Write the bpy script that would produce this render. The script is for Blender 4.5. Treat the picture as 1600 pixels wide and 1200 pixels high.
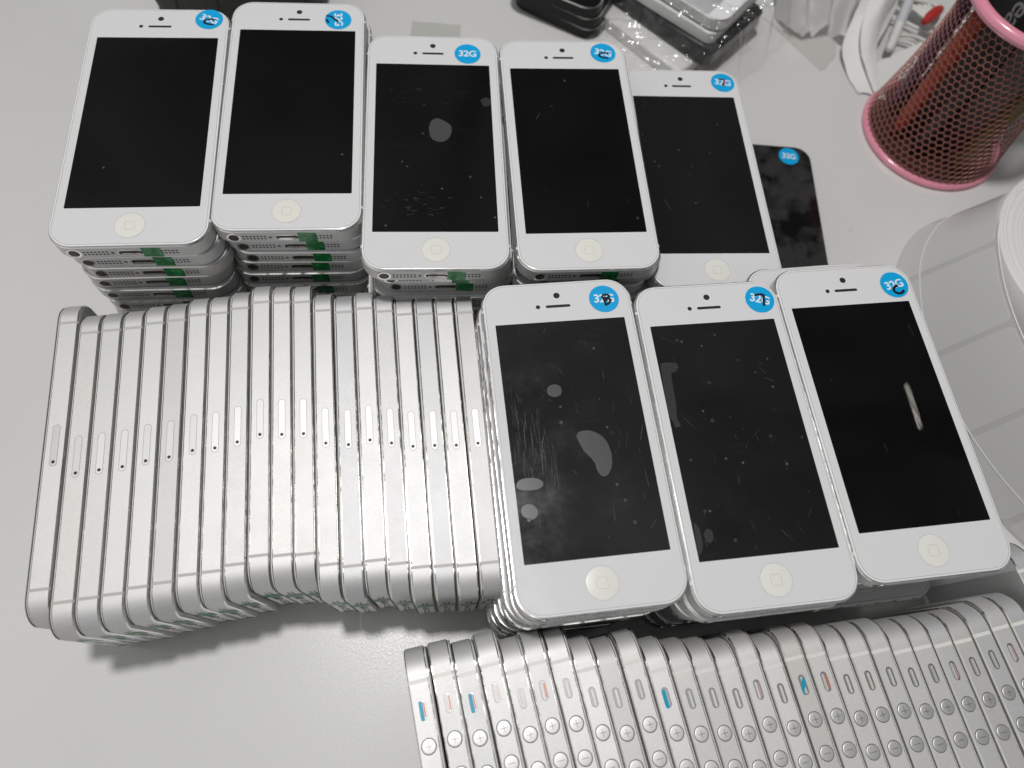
import bpy, math, random
from mathutils import Vector, Matrix, noise
random.seed(7)
MM = 0.001
SC = bpy.context.scene
for o in list(bpy.data.objects): bpy.data.objects.remove(o)
C = SC.collection
rad = math.radians

# ------------------------------------------------------------------ camera
F_PX, TILT, ROLL, CAM_H = 1101.996, 0.405936, 0.200145, 315.039
cd = bpy.data.cameras.new('camera'); cam = bpy.data.objects.new('camera', cd); C.objects.link(cam); SC.camera = cam
fw = Vector((0, math.sin(TILT), -math.cos(TILT))); up = Vector((0, math.cos(TILT), math.sin(TILT))); rt = Vector((1, 0, 0))
rt2 = math.cos(ROLL)*rt + math.sin(ROLL)*up; up2 = -math.sin(ROLL)*rt + math.cos(ROLL)*up
m = Matrix((rt2, up2, -fw)).transposed().to_4x4(); m.translation = Vector((0, 0, CAM_H*MM)); cam.matrix_world = m
cd.sensor_width = 36; cd.lens = F_PX/1600*36; cd.clip_start = 0.01; cd.clip_end = 30
cd.dof.use_dof = True; cd.dof.focus_distance = 0.27; cd.dof.aperture_fstop = 9.0

# ------------------------------------------------------------------ light
W = bpy.data.worlds.new('World'); SC.world = W; W.use_nodes = True
nt = W.node_tree; N = nt.nodes; L = nt.links; N.clear()
tc = N.new('ShaderNodeTexCoord')
nrm = N.new('ShaderNodeVectorMath'); nrm.operation = 'NORMALIZE'
sep = N.new('ShaderNodeSeparateXYZ'); L.new(tc.outputs['Generated'], nrm.inputs[0]); L.new(nrm.outputs[0], sep.inputs[0])
rp = N.new('ShaderNodeValToRGB'); rp.color_ramp.interpolation = 'EASE'
e = rp.color_ramp.elements
e[0].position = 0.0; e[0].color = (.20, .20, .205, 1)
e[1].position = 1.0; e[1].color = (.26, .26, .26, 1)
for p_, c_ in ((.30, .24), (.52, .15), (.66, .055), (.80, .075), (.90, .15)):
    x = e.new(p_); x.color = (c_, c_, c_, 1)
L.new(sep.outputs[2], rp.inputs[0])
nz = N.new('ShaderNodeTexNoise'); nz.inputs['Scale'].default_value = 3.4; nz.inputs['Detail'].default_value = 2.5; nz.inputs['Distortion'].default_value = 1.2
L.new(nrm.outputs[0], nz.inputs['Vector'])
mr = N.new('ShaderNodeMapRange'); mr.inputs['From Min'].default_value = .35; mr.inputs['From Max'].default_value = .65
mr.inputs['To Min'].default_value = .40; mr.inputs['To Max'].default_value = 1.6
L.new(nz.outputs['Fac'], mr.inputs['Value'])
mu = N.new('ShaderNodeVectorMath'); mu.operation = 'SCALE'
L.new(rp.outputs[0], mu.inputs[0]); L.new(mr.outputs[0], mu.inputs['Scale'])
def lobe(prev, d, ex, amp):      # a lighter stretch of the room: white wall behind the viewer, pale ceiling
    dt = N.new('ShaderNodeVectorMath'); dt.operation = 'DOT_PRODUCT'; dt.inputs[1].default_value = Vector(d).normalized(); L.new(nrm.outputs[0], dt.inputs[0])
    mxn = N.new('ShaderNodeMath'); mxn.operation = 'MAXIMUM'; mxn.inputs[1].default_value = 0; L.new(dt.outputs['Value'], mxn.inputs[0])
    pw = N.new('ShaderNodeMath'); pw.operation = 'POWER'; pw.inputs[1].default_value = ex; L.new(mxn.outputs[0], pw.inputs[0])
    sc = N.new('ShaderNodeVectorMath'); sc.operation = 'SCALE'; sc.inputs[0].default_value = (amp, amp*.99, amp*.975); L.new(pw.outputs[0], sc.inputs['Scale'])
    ad = N.new('ShaderNodeVectorMath'); ad.operation = 'ADD'; L.new(prev, ad.inputs[0]); L.new(sc.outputs[0], ad.inputs[1]); return ad.outputs[0]
env = lobe(lobe(mu.outputs[0], (-.60, -.60, .52), 3.0, .52), (-.5, -.05, .86), 14.0, .42)
bg = N.new('ShaderNodeBackground'); bg.inputs['Strength'].default_value = 0.82
L.new(env, bg.inputs['Color'])
wo = N.new('ShaderNodeOutputWorld'); L.new(bg.outputs[0], wo.inputs[0])

def area(name, loc, tgt, size, power, color, shape='DISK', size_y=None):
    ld = bpy.data.lights.new(name, 'AREA'); ld.shape = shape; ld.size = size
    if size_y: ld.size_y = size_y
    ld.energy = power; ld.color = color
    o = bpy.data.objects.new(name, ld); C.objects.link(o); o.location = loc
    o.rotation_euler = (Vector(tgt)-Vector(loc)).to_track_quat('-Z', 'Y').to_euler()
    return o
area('ceiling_lamp', (-0.125, 0.20, 1.15), (-.02, .06, 0), 0.095, 7.9, (1, .985, .965))
area('tube_lamp', (1.040, .867, 1.48), (.15, .12, .08), 0.115, .012, (1, .93, .85), 'RECTANGLE', .0025)
z_ = (Vector((1.040, .867, 1.48))-Vector((.15, .12, .08))).normalized(); x_ = Vector((.27, -.96, 0)); x_ = (x_-x_.dot(z_)*z_).normalized(); y_ = z_.cross(x_)
bpy.data.objects['tube_lamp'].rotation_euler = Matrix((x_, y_, z_)).transposed().to_euler()

SC.view_settings.view_transform = 'Standard'; SC.view_settings.look = 'None'
SC.view_settings.exposure = 0.0; SC.view_settings.gamma = 1
SC.render.engine = 'CYCLES'; SC.cycles.max_bounces = 8; SC.cycles.transparent_max_bounces = 24
SC.cycles.sample_clamp_indirect = 4; SC.cycles.caustics_reflective = False

# ------------------------------------------------------------------ materials
def mat(name, color=(.8, .8, .8), rough=.5, metal=0., spec=.5, coat=0., alpha=1., build=None, ior=None):
    M = bpy.data.materials.new(name); M.use_nodes = True
    b = M.node_tree.nodes['Principled BSDF']
    b.inputs['Base Color'].default_value = (*color, 1); b.inputs['Roughness'].default_value = rough
    b.inputs['Metallic'].default_value = metal; b.inputs['Specular IOR Level'].default_value = spec
    b.inputs['Coat Weight'].default_value = coat; b.inputs['Coat Roughness'].default_value = .06
    b.inputs['Alpha'].default_value = alpha
    if ior: b.inputs['IOR'].default_value = ior
    if build: build(M.node_tree, b)
    return M
def nd(t, ty, **kw):
    n = t.nodes.new(ty)
    for k, v in kw.items():
        if k in n.inputs: n.inputs[k].default_value = v
        else: setattr(n, k, v)
    return n
def coords(t, scale=(1, 1, 1), seed=True):
    tc = nd(t, 'ShaderNodeTexCoord'); mp = nd(t, 'ShaderNodeMapping'); mp.inputs['Scale'].default_value = scale
    t.links.new(tc.outputs['Object'], mp.inputs['Vector'])
    if seed:
        oi = nd(t, 'ShaderNodeObjectInfo'); sc = nd(t, 'ShaderNodeMath', operation='MULTIPLY'); sc.inputs[1].default_value = 37.0
        t.links.new(oi.outputs['Random'], sc.inputs[0]); t.links.new(sc.outputs[0], mp.inputs['Location'])
    return mp.outputs[0]
def ramp(t, src, stops):
    r = nd(t, 'ShaderNodeValToRGB'); el = r.color_ramp.elements
    el[0].position, el[0].color = stops[0][0], (*stops[0][1], 1); el[1].position, el[1].color = stops[-1][0], (*stops[-1][1], 1)
    for p, c in stops[1:-1]:
        q = el.new(p); q.color = (*c, 1)
    t.links.new(src, r.inputs[0]); return r.outputs[0]
def bump(t, b, src, strength, dist):
    n = nd(t, 'ShaderNodeBump'); n.inputs['Strength'].default_value = strength; n.inputs['Distance'].default_value = dist
    t.links.new(src, n.inputs['Height']); t.links.new(n.outputs[0], b.inputs['Normal'])
def g3(v): return (v, v, v)

def b_alu(t, b):
    v = coords(t, (1, 1, 1))
    n = nd(t, 'ShaderNodeTexNoise', Scale=4500.0, Detail=1.0); t.links.new(v, n.inputs['Vector'])
    bump(t, b, n.outputs['Fac'], .22, .0001)
    oi = nd(t, 'ShaderNodeObjectInfo')
    col = ramp(t, oi.outputs['Random'], [(0, (.64, .64, .65)), (.3, (.72, .72, .72)), (.5, (.685, .683, .675)), (.72, (.75, .75, .75)), (.9, (.66, .65, .625)), (1, (.61, .61, .615))])
    n2 = nd(t, 'ShaderNodeTexNoise', Scale=90.0, Detail=5.0, Roughness=.65); t.links.new(v, n2.inputs['Vector'])
    st = ramp(t, n2.outputs['Fac'], [(.0, (1, 1, 1)), (.68, (1, 1, 1)), (.78, (.95, .93, .88))])
    mx = nd(t, 'ShaderNodeMix', data_type='RGBA', blend_type='MULTIPLY'); mx.inputs[0].default_value = 1
    t.links.new(col, mx.inputs[6]); t.links.new(st, mx.inputs[7])
    ng = nd(t, 'ShaderNodeTexNoise', Scale=2200.0, Detail=2.0, Roughness=.7); t.links.new(v, ng.inputs['Vector'])
    mg = nd(t, 'ShaderNodeMix', data_type='RGBA', blend_type='MULTIPLY'); mg.inputs[0].default_value = 1
    t.links.new(mx.outputs[2], mg.inputs[6]); t.links.new(ramp(t, ng.outputs['Fac'], [(.3, g3(.93)), (.7, g3(1.05))]), mg.inputs[7]); t.links.new(mg.outputs[2], b.inputs['Base Color'])
    r = ramp(t, n2.outputs['Fac'], [(.3, g3(.61)), (.7, g3(.64))]); t.links.new(r, b.inputs['Roughness'])
ALU = mat('anodised_aluminium', rough=.45, metal=.80, build=b_alu)
def b_chm(t, b):
    v = coords(t); n = nd(t, 'ShaderNodeTexNoise', Scale=260.0, Detail=3.0); t.links.new(v, n.inputs['Vector'])
    t.links.new(ramp(t, n.outputs['Fac'], [(.35, g3(.10)), (.7, g3(.30))]), b.inputs['Roughness'])
    bump(t, b, n.outputs['Fac'], .10, .0002)
CHM = mat('polished_chamfer', (.88, .87, .85), .15, 1., build=b_chm)
BND = mat('antenna_plastic', (.47, .465, .45), .5)
BNW = mat('antenna_plastic_white', (.74, .73, .70), .4)
def b_white(t, b):
    v = coords(t); n = nd(t, 'ShaderNodeTexNoise', Scale=60.0, Detail=6.0, Roughness=.7); t.links.new(v, n.inputs['Vector'])
    t.links.new(ramp(t, n.outputs['Fac'], [(.35, g3(.10)), (.75, g3(.24))]), b.inputs['Roughness'])
WHT = mat('white_glass', (.775, .775, .79), .12, build=b_white)
def b_screen(scratch, haze):
    def f(t, b):
        v = coords(t)
        n = nd(t, 'ShaderNodeTexNoise', Scale=45.0, Detail=7.0, Roughness=.7); t.links.new(v, n.inputs['Vector'])
        # dust specks
        vo = nd(t, 'ShaderNodeTexVoronoi', Scale=190.0); t.links.new(v, vo.inputs['Vector'])
        sp = ramp(t, vo.outputs['Distance'], [(.0, g3(1)), (.055, g3(1)), (.10, g3(0))])
        vc = nd(t, 'ShaderNodeSeparateColor'); t.links.new(vo.outputs['Color'], vc.inputs[0])
        pick = nd(t, 'ShaderNodeMath', operation='GREATER_THAN'); pick.inputs[1].default_value = 1-.10*scratch; t.links.new(vc.outputs[0], pick.inputs[0])
        m1 = nd(t, 'ShaderNodeMath', operation='MULTIPLY'); t.links.new(sp, m1.inputs[0]); t.links.new(pick.outputs[0], m1.inputs[1])
        # smudges, stretched across
        v2 = coords(t, (1, 5, 1)); n2 = nd(t, 'ShaderNodeTexNoise', Scale=40.0, Detail=8.0, Roughness=.75); t.links.new(v2, n2.inputs['Vector'])
        sm = ramp(t, n2.outputs['Fac'], [(.60, g3(0)), (.85, g3(.16*scratch))])
        ad = nd(t, 'ShaderNodeMath', operation='ADD'); t.links.new(m1.outputs[0], ad.inputs[0]); t.links.new(sm, ad.inputs[1])
        t.links.new(ramp(t, ad.outputs[0], [(0, (haze, haze, haze*.98)), (1, (.11, .11, .11))]), b.inputs['Base Color'])
        t.links.new(ramp(t, n.outputs['Fac'], [(.35, g3(.04)), (.75, g3(.14+.1*scratch))]), b.inputs['Roughness'])
    return f
SCR = [mat('screen_clean', rough=.05, spec=.45, build=b_screen(.25, .0025)), mat('screen_dusty', rough=.05, spec=.5, build=b_screen(.8, .0045)),
       mat('screen_scratched', rough=.08, spec=.5, build=b_screen(1.2, .010)), mat('screen_misty', rough=.08, spec=.5, build=b_screen(.5, .0085)), mat('screen_polished', (.003, .003, .003), .008)]
BLK = mat('black_glass', (.006, .006, .007), .06)
HOLE = mat('dark_opening', (.008, .008, .008), .5)
GREY = mat('recess_grey', (.20, .20, .20), .5, .3)
DOT = mat('lens_dark', (.03, .03, .032), .15)
def b_cream(t, b):
    oi = nd(t, 'ShaderNodeObjectInfo'); t.links.new(ramp(t, oi.outputs['Random'], [(0, (.75, .75, .745)), (.5, (.755, .755, .715)), (1, (.75, .745, .68))]), b.inputs['Base Color'])
CREAM = mat('home_button_film', (.71, .705, .60), .25, build=b_cream)
RING = mat('printed_grey', (.55, .55, .53), .4)
BLUE = mat('blue_sticker', (.0, .36, .72), .35)
LETT = mat('white_print', (.72, .80, .84), .4)
INK = mat('black_ink', (.010, .012, .02), .3)
RINK = mat('red_ink', (.30, .05, .05), .4)
def b_tape(t, b):
    v = coords(t); n = nd(t, 'ShaderNodeTexNoise', Scale=420.0, Detail=3.0); t.links.new(v, n.inputs['Vector'])
    bump(t, b, n.outputs['Fac'], .5, .0006)
    t.links.new(ramp(t, n.outputs['Fac'], [(.4, (.0, .16, .03)), (.6, (.0, .30, .07)), (.70, (.06, .50, .18))]), b.inputs['Base Color'])
TAPE = mat('green_tape', (.0, .20, .05), .25, coat=.25, build=b_tape)
CYAN = mat('blue_film_bit', (.0, .33, .52), .35)
ORG = mat('orange_paint', (.80, .16, .06), .45)
PNK = mat('faded_orange_paint', (.74, .40, .34), .45)
OLV = mat('olive_dirt', (.25, .20, .08), .6)
SCRT = mat('scratch_light', (.40, .38, .42), .4, alpha=.13)
BUB = mat('film_bubble', (.062, .062, .066), .30)
BUB2 = mat('film_bubble_faint', (.030, .030, .031), .30)

def clear(name, tint=(1, 1, 1), gl=.12, rough=.08, bumpy=0., bscale=60., milk=0.):
    M = bpy.data.materials.new(name); M.use_nodes = True; t = M.node_tree; t.nodes.clear()
    out = nd(t, 'ShaderNodeOutputMaterial'); tr = nd(t, 'ShaderNodeBsdfTransparent'); tr.inputs[0].default_value = (*tint, 1)
    gs = nd(t, 'ShaderNodeBsdfGlossy'); gs.inputs['Roughness'].default_value = rough
    lw = nd(t, 'ShaderNodeFresnel'); lw.inputs[0].default_value = 1.45
    mp = nd(t, 'ShaderNodeMath', operation='MULTIPLY_ADD'); mp.inputs[1].default_value = 1.0; mp.inputs[2].default_value = gl; t.links.new(lw.outputs[0], mp.inputs[0])
    ge = nd(t, 'ShaderNodeNewGeometry'); inv = nd(t, 'ShaderNodeMath', operation='SUBTRACT'); inv.inputs[0].default_value = 1.0; t.links.new(ge.outputs['Backfacing'], inv.inputs[1])
    fr = nd(t, 'ShaderNodeMath', operation='MULTIPLY'); t.links.new(mp.outputs[0], fr.inputs[0]); t.links.new(inv.outputs[0], fr.inputs[1])
    mx = nd(t, 'ShaderNodeMixShader'); t.links.new(fr.outputs[0], mx.inputs[0]); t.links.new(tr.outputs[0], mx.inputs[1]); t.links.new(gs.outputs[0], mx.inputs[2])
    last = mx.outputs[0]
    if milk:
        df = nd(t, 'ShaderNodeBsdfDiffuse'); df.inputs[0].default_value = (.78, .78, .77, 1)
        tl = nd(t, 'ShaderNodeBsdfTranslucent'); tl.inputs[0].default_value = (.7, .7, .69, 1)
        a = nd(t, 'ShaderNodeMixShader'); a.inputs[0].default_value = .35; t.links.new(df.outputs[0], a.inputs[1]); t.links.new(tl.outputs[0], a.inputs[2])
        m2 = nd(t, 'ShaderNodeMixShader'); m2.inputs[0].default_value = milk; t.links.new(last, m2.inputs[1]); t.links.new(a.outputs[0], m2.inputs[2]); last = m2.outputs[0]
    if bumpy:
        v = coords(t); n = nd(t, 'ShaderNodeTexNoise', Scale=bscale, Detail=3.0); t.links.new(v, n.inputs['Vector'])
        bp = nd(t, 'ShaderNodeBump'); bp.inputs['Strength'].default_value = bumpy; bp.inputs['Distance'].default_value = .004
        t.links.new(n.outputs['Fac'], bp.inputs['Height']); t.links.new(bp.outputs[0], gs.inputs['Normal']); t.links.new(bp.outputs[0], lw.inputs['Normal'])
    t.links.new(last, out.inputs[0]); return M
FILM = clear('protective_film', (.99, .99, .99), .0, .012)
FEDGE = mat('film_edge', (.42, .42, .35), .3, alpha=.55)
BAG = clear('clear_plastic_bag', (.985, .985, .98), .03, .12, .35, 60., .02)
BAGT = clear('clear_tape', (.97, .97, .96), .02, .2, .4, 300., .12)
MILK = clear('milky_plastic', (.9, .9, .9), .03, .25, .5, 40., .88)
MILK2 = clear('shadow_film', (.93, .92, .90), .03, .25, .5, 40., .35)  # warm tint mostly stands for the milky bag's shadow on the table

def b_table(t, b):
    v = coords(t, seed=False)
    n = nd(t, 'ShaderNodeTexNoise', Scale=900.0, Detail=2.0); t.links.new(v, n.inputs['Vector'])
    n3 = nd(t, 'ShaderNodeTexNoise', Scale=9.0, Detail=4.0); t.links.new(v, n3.inputs['Vector'])
    bump(t, b, n.outputs['Fac'], .10, .0003)
    c0 = ramp(t, n3.outputs['Fac'], [(.3, (.665, .665, .655)), (.7, (.70, .70, .69))])
    n5 = nd(t, 'ShaderNodeTexNoise', Scale=1300.0, Detail=2.0); t.links.new(v, n5.inputs['Vector'])
    gm = nd(t, 'ShaderNodeMix', data_type='RGBA', blend_type='MULTIPLY'); gm.inputs[0].default_value = 1; t.links.new(c0, gm.inputs[6])
    t.links.new(ramp(t, n5.outputs['Fac'], [(.35, g3(.93)), (.6, g3(1.0)), (.72, g3(1.0))]), gm.inputs[7]); c = gm.outputs[2]
    t.links.new(ramp(t, n5.outputs['Fac'], [(.4, g3(.42)), (.7, g3(.22))]), b.inputs['Roughness'])
    vo = nd(t, 'ShaderNodeTexVoronoi', Scale=42.0); t.links.new(v, vo.inputs['Vector'])
    vc = nd(t, 'ShaderNodeSeparateColor'); t.links.new(vo.outputs['Color'], vc.inputs[0])
    pk = nd(t, 'ShaderNodeMath', operation='GREATER_THAN'); pk.inputs[1].default_value = .84; t.links.new(vc.outputs[0], pk.inputs[0])
    sp = ramp(t, vo.outputs['Distance'], [(.0, g3(.75)), (.02, g3(.5)), (.05, g3(0))])
    mm = nd(t, 'ShaderNodeMath', operation='MULTIPLY'); t.links.new(sp, mm.inputs[0]); t.links.new(pk.outputs[0], mm.inputs[1])
    mx = nd(t, 'ShaderNodeMix', data_type='RGBA'); t.links.new(mm.outputs[0], mx.inputs[0]); t.links.new(c, mx.inputs[6]); mx.inputs[7].default_value = (.22, .19, .16, 1)
    t.links.new(mx.outputs[2], b.inputs['Base Color'])
TABLE = mat('white_laminate', rough=.30, coat=1.0, build=b_table); TABLE.node_tree.nodes['Principled BSDF'].inputs['Coat Roughness'].default_value = .10
PINK = mat('pink_lacquer', (.72, .27, .36), .22, coat=.4)
PWIRE = mat('pink_wire', (.27, .105, .085), .35, .2)

# ------------------------------------------------------------------ mesh helpers (all input in mm)
def mesh(name, verts, faces, mats, midx=None, smooth=True, angle=32):
    me = bpy.data.meshes.new(name); me.from_pydata([(a*MM, b*MM, c*MM) for a, b, c in verts], [], faces)
    for q in (mats if isinstance(mats, (list, tuple)) else [mats]): me.materials.append(q)
    if midx: me.polygons.foreach_set('material_index', midx)
    me.update()
    if smooth:
        me.polygons.foreach_set('use_smooth', [True]*len(me.polygons)); me.set_sharp_from_angle(angle=rad(angle))
    return me
def rr(w, h, r, n=9, cx=0, cy=0):
    p = []; r = max(r, .01)
    for qx, qy, a0 in ((1, 1, 0), (-1, 1, 90), (-1, -1, 180), (1, -1, 270)):
        for i in range(n+1):
            a = rad(a0+90*i/n); p.append((cx+qx*(w/2-r)+r*math.cos(a), cy+qy*(h/2-r)+r*math.sin(a)))
    return p
def circ(r, n=32, cx=0, cy=0, ry=None): return [(cx+r*math.cos(2*math.pi*i/n), cy+(ry or r)*math.sin(2*math.pi*i/n)) for i in range(n)]
class MB:
    def __init__(s): s.v = []; s.f = []; s.m = []
    def loft(s, loops, cap0=True, cap1=True, mi=None):   # loops: list of lists of 3d points
        n = len(loops[0]); b = len(s.v)
        for lp in loops: s.v += lp
        for k in range(len(loops)-1):
            for i in range(n):
                j = (i+1) % n; s.f.append((b+k*n+i, b+k*n+j, b+(k+1)*n+j, b+(k+1)*n+i)); s.m.append(mi[k] if mi else 0)
        if cap0: s.f.append(tuple(b+i for i in reversed(range(n)))); s.m.append(mi[-2] if mi else 0)
        if cap1: s.f.append(tuple(b+(len(loops)-1)*n+i for i in range(n))); s.m.append(mi[-1] if mi else 0)
        return s
    def plate(s, pts, z0, z1, ax='z', mi=0):
        def P(p, z):
            return {'z': (p[0], p[1], z), 'x': (z, p[0], p[1]), 'y': (p[0], z, p[1])}[ax]
        flip = (ax == 'y') != (z1 < z0)
        a = [[P(p, z0) for p in pts], [P(p, z1) for p in pts]]
        b0 = len(s.f); s.loft(a); 
        for i in range(b0, len(s.f)):
            s.m[i] = mi
            if flip: s.f[i] = tuple(reversed(s.f[i]))
        return s
    def box(s, x0, x1, y0, y1, z0, z1): return s.plate([(x0, y0), (x1, y0), (x1, y1), (x0, y1)], z0, z1)
    def tube(s, path, r, n=8, closed=False, rs=None):
        P = [Vector(p) for p in path]; loops = []; k = len(P)
        up_ = Vector((0, 0, 1))
        for i, p in enumerate(P):
            a = P[(i-1) % k] if (closed or i) else P[0]; c = P[(i+1) % k] if (closed or i < k-1) else P[-1]
            d = (c-a).normalized(); u = up_.cross(d)
            if u.length < 1e-4: u = Vector((1, 0, 0)).cross(d)
            u.normalize(); w = d.cross(u); q = rs[i] if rs else r
            loops.append([tuple(p+q*(math.cos(2*math.pi*t/n)*u+math.sin(2*math.pi*t/n)*w)) for t in range(n)])
        if closed: loops.append(loops[0])
        return s.loft(loops, not closed, not closed)
    def ribbon(s, pts, w, z0, z1, ax='z'):
        L_, R_ = [], []
        for i, p in enumerate(pts):
            a = pts[max(i-1, 0)]; c = pts[min(i+1, len(pts)-1)]; dx, dy = c[0]-a[0], c[1]-a[1]; l = math.hypot(dx, dy) or 1
            nx, ny = -dy/l*w/2, dx/l*w/2; L_.append((p[0]+nx, p[1]+ny)); R_.append((p[0]-nx, p[1]-ny))
        for i in range(len(pts)-1): s.plate([R_[i], R_[i+1], L_[i+1], L_[i]], z0, z1, ax)
        return s
    def lathe(s, prof, n=48, cx=0, cy=0, cap0=True, cap1=True):
        return s.loft([[(cx+r*math.cos(2*math.pi*i/n), cy+r*math.sin(2*math.pi*i/n), z) for i in range(n)] for r, z in prof], cap0, cap1)
    def me(s, name, mats, **k):
        return mesh(name, s.v, s.f, mats, s.m if isinstance(mats, (list, tuple)) else None, **k)
def curve_pts(pts, n=6):
    out = []
    for i in range(len(pts)-1):
        p0 = pts[max(i-1, 0)]; p1 = pts[i]; p2 = pts[i+1]; p3 = pts[min(i+2, len(pts)-1)]
        for k in range(n):
            t = k/n
            out.append(tuple(.5*((2*b)+(-a+c)*t+(2*a-5*b+4*c-d)*t*t+(-a+3*b-3*c+d)*t**3) for a, b, c, d in zip(p0, p1, p2, p3)))
    out.append(pts[-1]); return out

# ------------------------------------------------------------------ object helpers
def empty(name, loc, rot=(0, 0, 0), label=None, cat=None, group=None):
    o = bpy.data.objects.new(name, None); C.objects.link(o); o.empty_display_size = .01
    o.location = (loc[0]*MM, loc[1]*MM, loc[2]*MM); o.rotation_euler = rot
    if label: o['label'] = label
    if cat: o['category'] = cat
    if group: o['group'] = group
    return o
def part(name, me, parent, off=(0, 0, 0), label=None, rot=None):
    o = bpy.data.objects.new(name, me); C.objects.link(o); o.parent = parent; o.location = (off[0]*MM, off[1]*MM, off[2]*MM)
    if rot: o.rotation_euler = rot
    if label: o['label'] = label
    return o
def solo(name, me, label, cat, group=None, loc=(0, 0, 0), rot=(0, 0, 0)):
    o = bpy.data.objects.new(name, me); C.objects.link(o); o.location = (loc[0]*MM, loc[1]*MM, loc[2]*MM); o.rotation_euler = rot
    o['label'] = label; o['category'] = cat
    if group: o['group'] = group
    return o
def text_mesh(name, body, size, m, bold=.0, ext=.01):
    cu = bpy.data.curves.new(name, 'FONT'); cu.body = body; cu.size = size; cu.align_x = 'CENTER'; cu.align_y = 'CENTER'
    cu.offset = bold; cu.extrude = ext; cu.space_character = .95
    o = bpy.data.objects.new(name, cu); C.objects.link(o); bpy.context.view_layer.update()
    me = bpy.data.meshes.new_from_object(o.evaluated_get(bpy.context.evaluated_depsgraph_get()))
    bpy.data.objects.remove(o); bpy.data.curves.remove(cu)
    me.materials.clear(); me.materials.append(m); me.name = name
    for v in me.vertices: v.co *= MM
    return me

# ------------------------------------------------------------------ table
tb = MB(); tb.plate(rr(2200, 1500, 20), -25, 0)
t_o = bpy.data.objects.new('table_top', tb.me('table_top', TABLE)); C.objects.link(t_o); t_o.location = (0.1, .25, 0); t_o['kind'] = 'structure'

# ------------------------------------------------------------------ the phone's meshes (front up, back on z = 0, top towards +y)
PW, PL, PT, PR = 58.6, 123.8, 7.6, 9.4
def lp(inset, z, w=PW, l=PL, r=PR): return [(x, y, z) for x, y in rr(w-2*inset, l-2*inset, r-inset, 10)]
b = MB(); b.loft([lp(.75, 0), lp(.45, .06), lp(0, .5), lp(0, 6.65), lp(.42, 7.08), lp(.75, 7.1)], mi=[0, 1, 0, 1, 1, 0, 0])
FRAME = b.me('frame', [ALU, CHM], angle=25)
b = MB(); b.loft([lp(.62, 7.1), lp(.62, 7.4), lp(.75, 7.53), lp(1.0, 7.6)]); GLASS = b.me('front_glass', WHT, angle=14)
b = MB(); b.loft([lp(.62, 7.1), lp(.62, 7.4), lp(.75, 7.53), lp(1.0, 7.6)]); GLASSB = b.me('front_glass_black', BLK, angle=14)
def screen_me(k): return MB().plate(rr(49.8, 88.5, .35, 3), 7.55, 7.615).me('screen', SCR[k])
SCREEN = [screen_me(k) for k in range(5)]
SCREEN_ROW = SCREEN[0]
def back_panel(sy):
    if sy > 0: pts = [p for p in rr(56.6, 121.8, 8.4, 8) if p[1] > 51.2] + [(-28.3, 51.2), (28.3, 51.2)]
    else: pts = [p for p in rr(56.6, 121.8, 8.4, 8) if p[1] < -51.2] + [(28.3, -51.2), (-28.3, -51.2)]
    c = (0, sum(p[1] for p in pts)/len(pts)); pts = sorted(pts, key=lambda p: math.atan2(p[1]-c[1], p[0]-c[0]))
    return MB().plate(pts, -.03, .2).me('back_panel', WHT)
BPT, BPB = back_panel(1), back_panel(-1)
def band_me(sx, sy, m, w=1.05):
    x = 29.3; y = 50.6*sy; e = .03
    prof = [(x-.8, -.02), (x-.45, .03), (x+e, .48), (x+e, 6.67), (x-.40, 7.12), (x-.8, 7.13), (x-.8, 6.9), (x-.3, 6.5), (x-.3, .6), (x-.8, .2)]
    a = [(sx*p[0], y-w/2, p[1]) for p in prof]; c = [(sx*p[0], y+w/2, p[1]) for p in prof]
    bb = MB(); bb.loft([a, c] if sx*1 > 0 else [c, a]); bb.f = [tuple(reversed(f)) for f in bb.f]
    return bb.me('antenna_band', m, smooth=False)
BANDS = [band_me(sx, sy, BND) for sx in (1, -1) for sy in (1, -1)]
BANDSW = [band_me(sx, sy, BNW, 1.2) for sx in (1, -1) for sy in (1, -1)]
# sim tray on +x
ZC = 3.58
b = MB(); b.plate(rr(15.9, 2.55, 1.27, 6, 0.4, ZC), 29.28, 29.315, 'x'); TRAYGAP = b.me('sim_tray_gap', GREY)
def b_tray(t, b_):
    oi = nd(t, 'ShaderNodeObjectInfo'); t.links.new(ramp(t, oi.outputs['Random'], [(0, g3(.60)), (.4, g3(.64)), (.6, g3(.71)), (1, g3(.62))]), b_.inputs['Base Color'])
TRM = mat('tray_aluminium', g3(.7), .56, .80, build=b_tray)
b = MB(); b.plate(rr(15.62, 2.3, 1.14, 6, 0.4, ZC), 29.28, 29.335, 'x'); TRAY = b.me('sim_tray', TRM)
b = MB(); b.plate(circ(.62, 16, -5.86, ZC), 29.30, 29.345, 'x'); EJECT = b.me('eject_hole', HOLE)
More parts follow.
